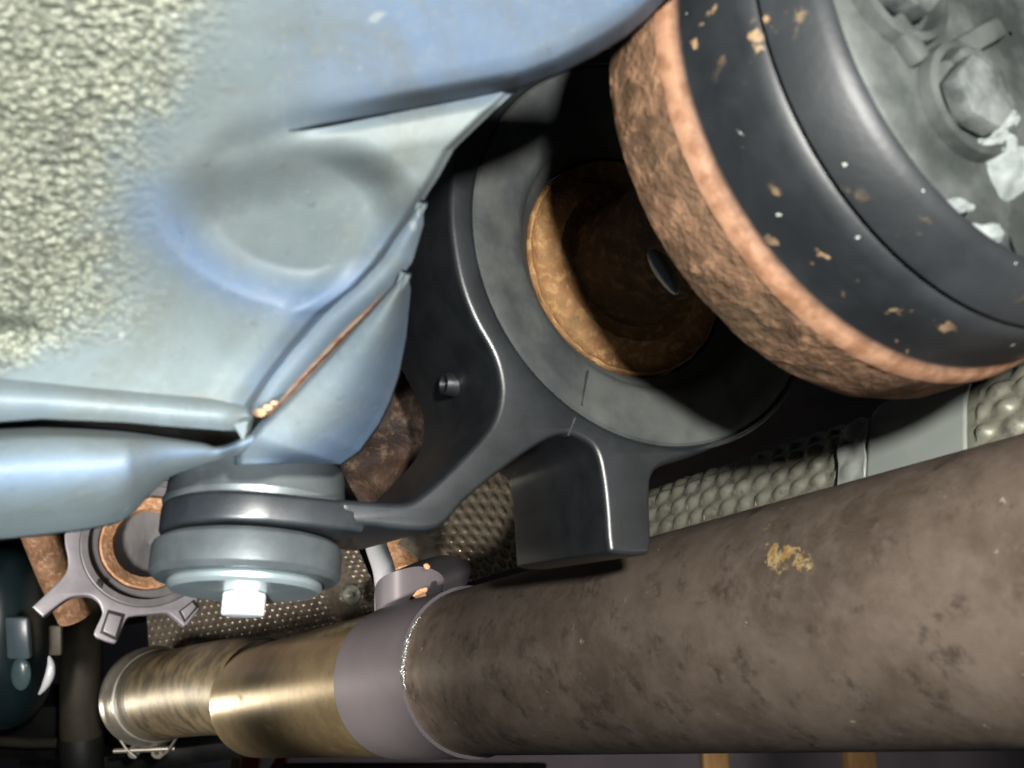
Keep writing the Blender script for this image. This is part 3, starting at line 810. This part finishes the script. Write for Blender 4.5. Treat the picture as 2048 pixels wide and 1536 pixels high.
# ================================================================== far bearing bracket (left)
SCN = U(287, 1072, .80)
SD_ = Vector((-.40, 1, -.30)).normalized(); SN = -SD_
SX, SY, _ = frame(SN)
def sp2(px, py, t=0):
    r = ray(px, py); c = SCN + SD_*t; q = r*(c.dot(SN)/r.dot(SN)); v = q-c
    return (v.dot(SX), v.dot(SY))
far = thing('bearing_bracket', 'small grey alloy bearing bracket with three arms at far left', 'bracket', SCN, 'propeller shaft bearing brackets')
so = [(129, 1070), (130, 1089), (135, 1114), (135, 1136), (125, 1155), (95, 1185), (64, 1214), (86, 1234), (121, 1206), (145, 1193), (176, 1191), (195, 1202), (203, 1218), (203, 1232), (188, 1265), (193, 1275), (227, 1286), (236, 1278), (252, 1240), (266, 1232), (303, 1228), (332, 1226), (344, 1232), (368, 1253), (376, 1249), (400, 1218), (396, 1204), (400, 1180), (412, 1150)]
si = [(156, 1075), (162, 1105), (176, 1138), (203, 1179), (225, 1196), (254, 1212), (283, 1216), (313, 1214), (352, 1200), (381, 1177)]
S2 = [sp2(*p) for p in so]; I2 = [sp2(*p) for p in si]
# circle through the inner edge
import itertools
def fit_circle(P):
    # algebraic fit
    n = len(P); Sx = sum(p[0] for p in P); Sy = sum(p[1] for p in P)
    A = Matrix(((sum(p[0]**2 for p in P), sum(p[0]*p[1] for p in P), Sx), (sum(p[0]*p[1] for p in P), sum(p[1]**2 for p in P), Sy), (Sx, Sy, n)))
    b = Vector((sum(p[0]*(p[0]**2+p[1]**2) for p in P), sum(p[1]*(p[0]**2+p[1]**2) for p in P), sum(p[0]**2+p[1]**2 for p in P)))
    s = A.inverted() @ b; return s[0]/2, s[1]/2, math.sqrt(s[2]+s[0]**2/4+s[1]**2/4)
cx, cy, RI = fit_circle(I2)
SC2 = SCN + SX*cx + SY*cy
S2 = [(p[0]-cx, p[1]-cy) for p in S2]
a0 = math.atan2(S2[-1][1], S2[-1][0]); a1 = math.atan2(S2[0][1], S2[0][0])
R0_, R1_ = math.hypot(*S2[-1]), math.hypot(*S2[0])
footdir = math.atan2(S2[15][1], S2[15][0])
while a1 < a0: a1 += 2*math.pi
mid = (a0+a1)/2
if abs((mid-footdir+math.pi) % (2*math.pi)-math.pi) < math.pi/2: a1 -= 2*math.pi
sol = []
CORN = {6, 7, 15, 17, 23, 24, 25}
SM = []
for i in range(len(S2)-1):
    p1, p2 = S2[i], S2[i+1]
    p0 = p1 if i in CORN or i == 0 else S2[i-1]; p3 = p2 if i+1 in CORN or i+2 >= len(S2) else S2[i+2]
    for q in range(4):
        t = q/4
        SM.append(tuple(.5*(2*p1[k]+(p2[k]-p0[k])*t+(2*p0[k]-5*p1[k]+4*p2[k]-p3[k])*t*t+(3*p1[k]-p0[k]-3*p2[k]+p3[k])*t**3) for k in (0, 1)))
SM.append(S2[-1])
plate('bracket_body', [SM+arc(a0, R0_, a1, R1_, 40), circ_pts(RI, 0, 2*math.pi*95/96, 95)], SC2, SX, SY, SN, .022, .0014, M_SPIDER, far)
revolve('bearing_ring', SC2, SD_, [(.02, RI), (-.0015, RI), (-.002, RI-.001), (-.002, RI-.0055), (.002, RI-.0062), (.003, RI-.0125), (.004, RI-.0135), (.012, RI-.0137)], simple('ring_grey', (.15, .14, .145), (.2, .19, .195), 50, .5, .2, .1), far, 96, angle=25)
revolve('rusty_collar', SC2, SD_, [(.010, RI-.0137), (.003, RI-.0140), (.0015, RI-.0155), (.003, RI-.018), (.006, RI-.0235), (.016, RI-.0245)], M_COPPER2, far, 96, wob=.0005)
revolve('inner_shaft', SC2, SD_, [(.016, RI-.0240), (.0165, .012), (.018, .0003)], M_GREYSH, far, 64)
def pad(pts, name):
    P = [sp2(*p) for p in pts]; P = [(p[0]-cx, p[1]-cy) for p in P]
    plate(name, [P], SC2+SN*.0012, SX, SY, SN, .003, .0008, M_SPIDER, far)
    g = [(sum(p[0] for p in P)/4, sum(p[1] for p in P)/4)]
    Q = [(g[0][0]+(p[0]-g[0][0])*1.35, g[0][1]+(p[1]-g[0][1])*1.3) for p in P]
    plate('pad_recess', [Q], SC2+SN*.0004, SX, SY, SN, .002, .0003, M_DARK, far)
pad([(218, 1226), (244, 1233), (231, 1274), (206, 1262)], 'foot_pad')
pad([(362, 1222), (385, 1204), (393, 1214), (371, 1240)], 'foot_pad')
wb = bmesh.new()
q0 = [sp2(*p) for p in ((196, 1158), (208, 1163), (203, 1178), (192, 1168))]
P = [(p[0]-cx, p[1]-cy) for p in q0]
plate('ring_gap', [P], SC2+SN*.0026, SX, SY, SN, .003, .0002, M_DARK, far); wb.free()

# ================================================================== far dark parts at the left
rs = tube('rear_shaft', [U(70, 1045, .875), U(92, 1100, .88), U(112, 1150, .885), U(150, 1232, .90)], .0150, M_RUST2, None, 40)
rs['label'] = 'orange rusted shaft tube showing through gaps of small grey bracket'; rs['category'] = 'shaft'
tank = thing('plastic_housing', 'glossy black teal rounded housing at the left edge', 'housing', U(40, 1280, .95))
bm = bmesh.new()
bmesh.ops.create_icosphere(bm, subdivisions=5, radius=1)
for v in bm.verts:
    s = [abs(c)**.75*(1 if c > 0 else -1) for c in v.co]
    v.co = U(10, 1270, .95) + Vector((s[0]*.042, s[1]*.05, s[2]*.085)) + Vector((0, 0, .0015*math.sin(s[2]*9)))
bm_obj('housing_shell', bm, M_TEAL, tank)
bm = bmesh.new(); box(bm, U(38, 1275, .893), Vector((.0105, 0, 0)), Vector((0, .004, 0)), Vector((-.001, 0, .019)), .003)
bm_obj('moulded_pad', bm, simple('teal_grey', (.07, .10, .12), (.10, .13, .15), 30, .3), tank)
bm = bmesh.new()
bmesh.ops.create_icosphere(bm, subdivisions=3, radius=1, matrix=Matrix.Translation(U(42, 1348, .893)) @ Matrix.Diagonal((.009, .004, .015, 1)))
bm_obj('moulded_pad', bm, simple('teal_grey_low', (.06, .10, .105), (.09, .13, .135), 30, .25), tank)
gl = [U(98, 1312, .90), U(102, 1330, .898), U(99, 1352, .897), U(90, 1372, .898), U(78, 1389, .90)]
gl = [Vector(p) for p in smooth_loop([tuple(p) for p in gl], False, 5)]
tube('glint_crescent', gl, [.0006+.0036*math.sin(math.pi*(k+.3)/(len(gl)-.4)) for k in range(len(gl))], M_WHITE, tank, 16)  # reflected glint on the housing, modelled as a pale crescent
post = thing('strut_tube', 'dark brown vertical tube with rubber cap left of the band clamp', 'tube', U(168, 1380, 1.02))
tube('tube_body', [U(165, 1180, 1.03), U(163, 1300, 1.03), U(163, 1470, 1.03)], .021, M_BROWN, post, 48)
tube('end_cap', [U(163, 1464, 1.03), U(163, 1472, 1.03), U(165, 1540, 1.03), U(168, 1580, 1.03)], [.019, .0215, .021, .018], M_DARK, post, 40)
bm = bmesh.new(); box(bm, U(112, 1280, .93), Vector((.006, 0, 0)), Vector((0, .003, 0)), Vector((0, 0, .014)), .002)
bm_obj('side_tab', bm, M_BROWN, post)
sb_ = tube('cross_rod', [U(-60, 1478, 1.15), U(60, 1486, 1.15), U(160, 1484, 1.15)], .006, M_STEEL if False else M_BROWN, None, 24)
sb_['label'] = 'thin horizontal dark rod at lower left corner'; sb_['category'] = 'rod'
ct = bmesh.new(); box(ct, U(60, 1440, 1.3), Vector((.14, 0, 0)), Vector((0, .05, 0)), Vector((0, 0, .035)), .01)
o = bm_obj('cross_member', ct, M_DARK); o['label'] = 'black cross member above the thin rod at lower left'; o['category'] = 'beam'
ct = bmesh.new(); box(ct, U(490, 1470, 1.25), Vector((.16, .06, 0)), Vector((-.01, .05, 0)), Vector((0, 0, .012)), .006)
o = bm_obj('chassis_rail', ct, M_DARK); o['label'] = 'black chassis rail running below the gold exhaust section'; o['category'] = 'beam'

# ================================================================== underbody above and workshop behind
bm = bmesh.new()
def under(u, v):
    x = lerp(-1.6, 1.6, u); y = lerp(.55, 2.4, v)
    z = .17 - .05*math.cos(x*5) + .01*noise.noise(Vector((x*6, y*6, 0)))
    return Vector((x, 0, 0)) + HW*y + ZW*(z+.12), {}
o = grid('underbody', under, 60, 40, M_DARK, None, .002); o['kind'] = 'structure'
def slab(name, c, hx, hy, hz, mat, bev=.004):
    bm = bmesh.new(); box(bm, Vector((c[0], 0, 0))+HW*c[1]+ZW*c[2], Vector((hx, 0, 0)), HW*hy, ZW*hz, bev); return bm_obj(name, bm, mat)
o = slab('floor', (0, 2.5, -1.62), 6, 6, .02, M_FLOOR, 0); o['kind'] = 'structure'
o = slab('wall', (0, 5.2, -.1), 6, .05, 1.5, M_WALL, 0); o['kind'] = 'structure'
def at(px, dist, z):                        # a spot on the workshop side, dist metres ahead
    return ((px-1024)/F*dist/CP*1.0, dist, z)
def stand(px, dist, hw, mat, name, label, cat, top=.02):
    t = thing(name, label, cat, Vector((at(px, dist, 0)[0], 0, 0))+HW*dist+ZW*-1.6)
    return t
x_, y_, z_ = at(592, 3.2, 0)
st = thing('axle_stand', 'red axle stand with slanted legs far below the exhaust pipe', 'stand', Vector((x_, 0, 0))+HW*3.2+ZW*-1.6)
for k, (px, w_) in enumerate(((568, .026), (622, .014))):
    bm = bmesh.new(); xx = at(px, 3.2, 0)[0]
    box(bm, Vector((xx, 0, 0))+HW*3.2+ZW*-.78, Vector((w_, 0, 0)), HW*.02, ZW*.80, .004)
    bm_obj('leg', bm, M_RED, st)
bm = bmesh.new(); xx = at(606, 3.2, 0)[0]
box(bm, Vector((xx, 0, 0))+HW*3.2+ZW*-.03, Vector((.024, 0, .04)), HW*.01, Vector((.008, 0, -.006)), .001)
bm_obj('brace', bm, M_RED, st)
for px, dist, hw, nm, lb, mt in ((545, 3.4, .014, 'timber_post', 'pale timber post beside the red axle stand', M_WOOD), (1378, 3.6, .042, 'timber_post', 'timber post standing before the lilac wall near bottom centre', M_WOOD), (1632, 3.6, .046, 'timber_post', 'timber post before the lilac wall towards bottom right', M_WOOD)):
    xx = at(px, dist, 0)[0]; o = slab(nm, (xx, dist, -.79), hw, .04, .82, mt)
    o['label'] = lb; o['category'] = 'post'; o['group'] = 'timber posts in the workshop'
xx = at(190, 2.0, 0)[0]; o = slab('yellow_stand', (xx, 2.0, -.81), .018, .02, .79, M_YEL); o['label'] = 'yellow post tip at bottom left below the tube cap'; o['category'] = 'post'
for px, dist, hw, top, nm, lb in ((870, 2.6, .29, -.006, 'tool_cabinet', 'dark tool cabinet below the mauve sleeve'), (330, 2.6, .12, .002, 'workbench', 'grey workbench below the band clamp at bottom left')):
    xx = at(px, dist, 0)[0]; o = slab(nm, (xx, dist, (top-1.6)/2), hw, .25, (top+1.6)/2, M_DARK if 'cab' in nm else M_GREYSH); o['label'] = lb; o['category'] = 'cabinet' if 'cab' in nm else 'bench'
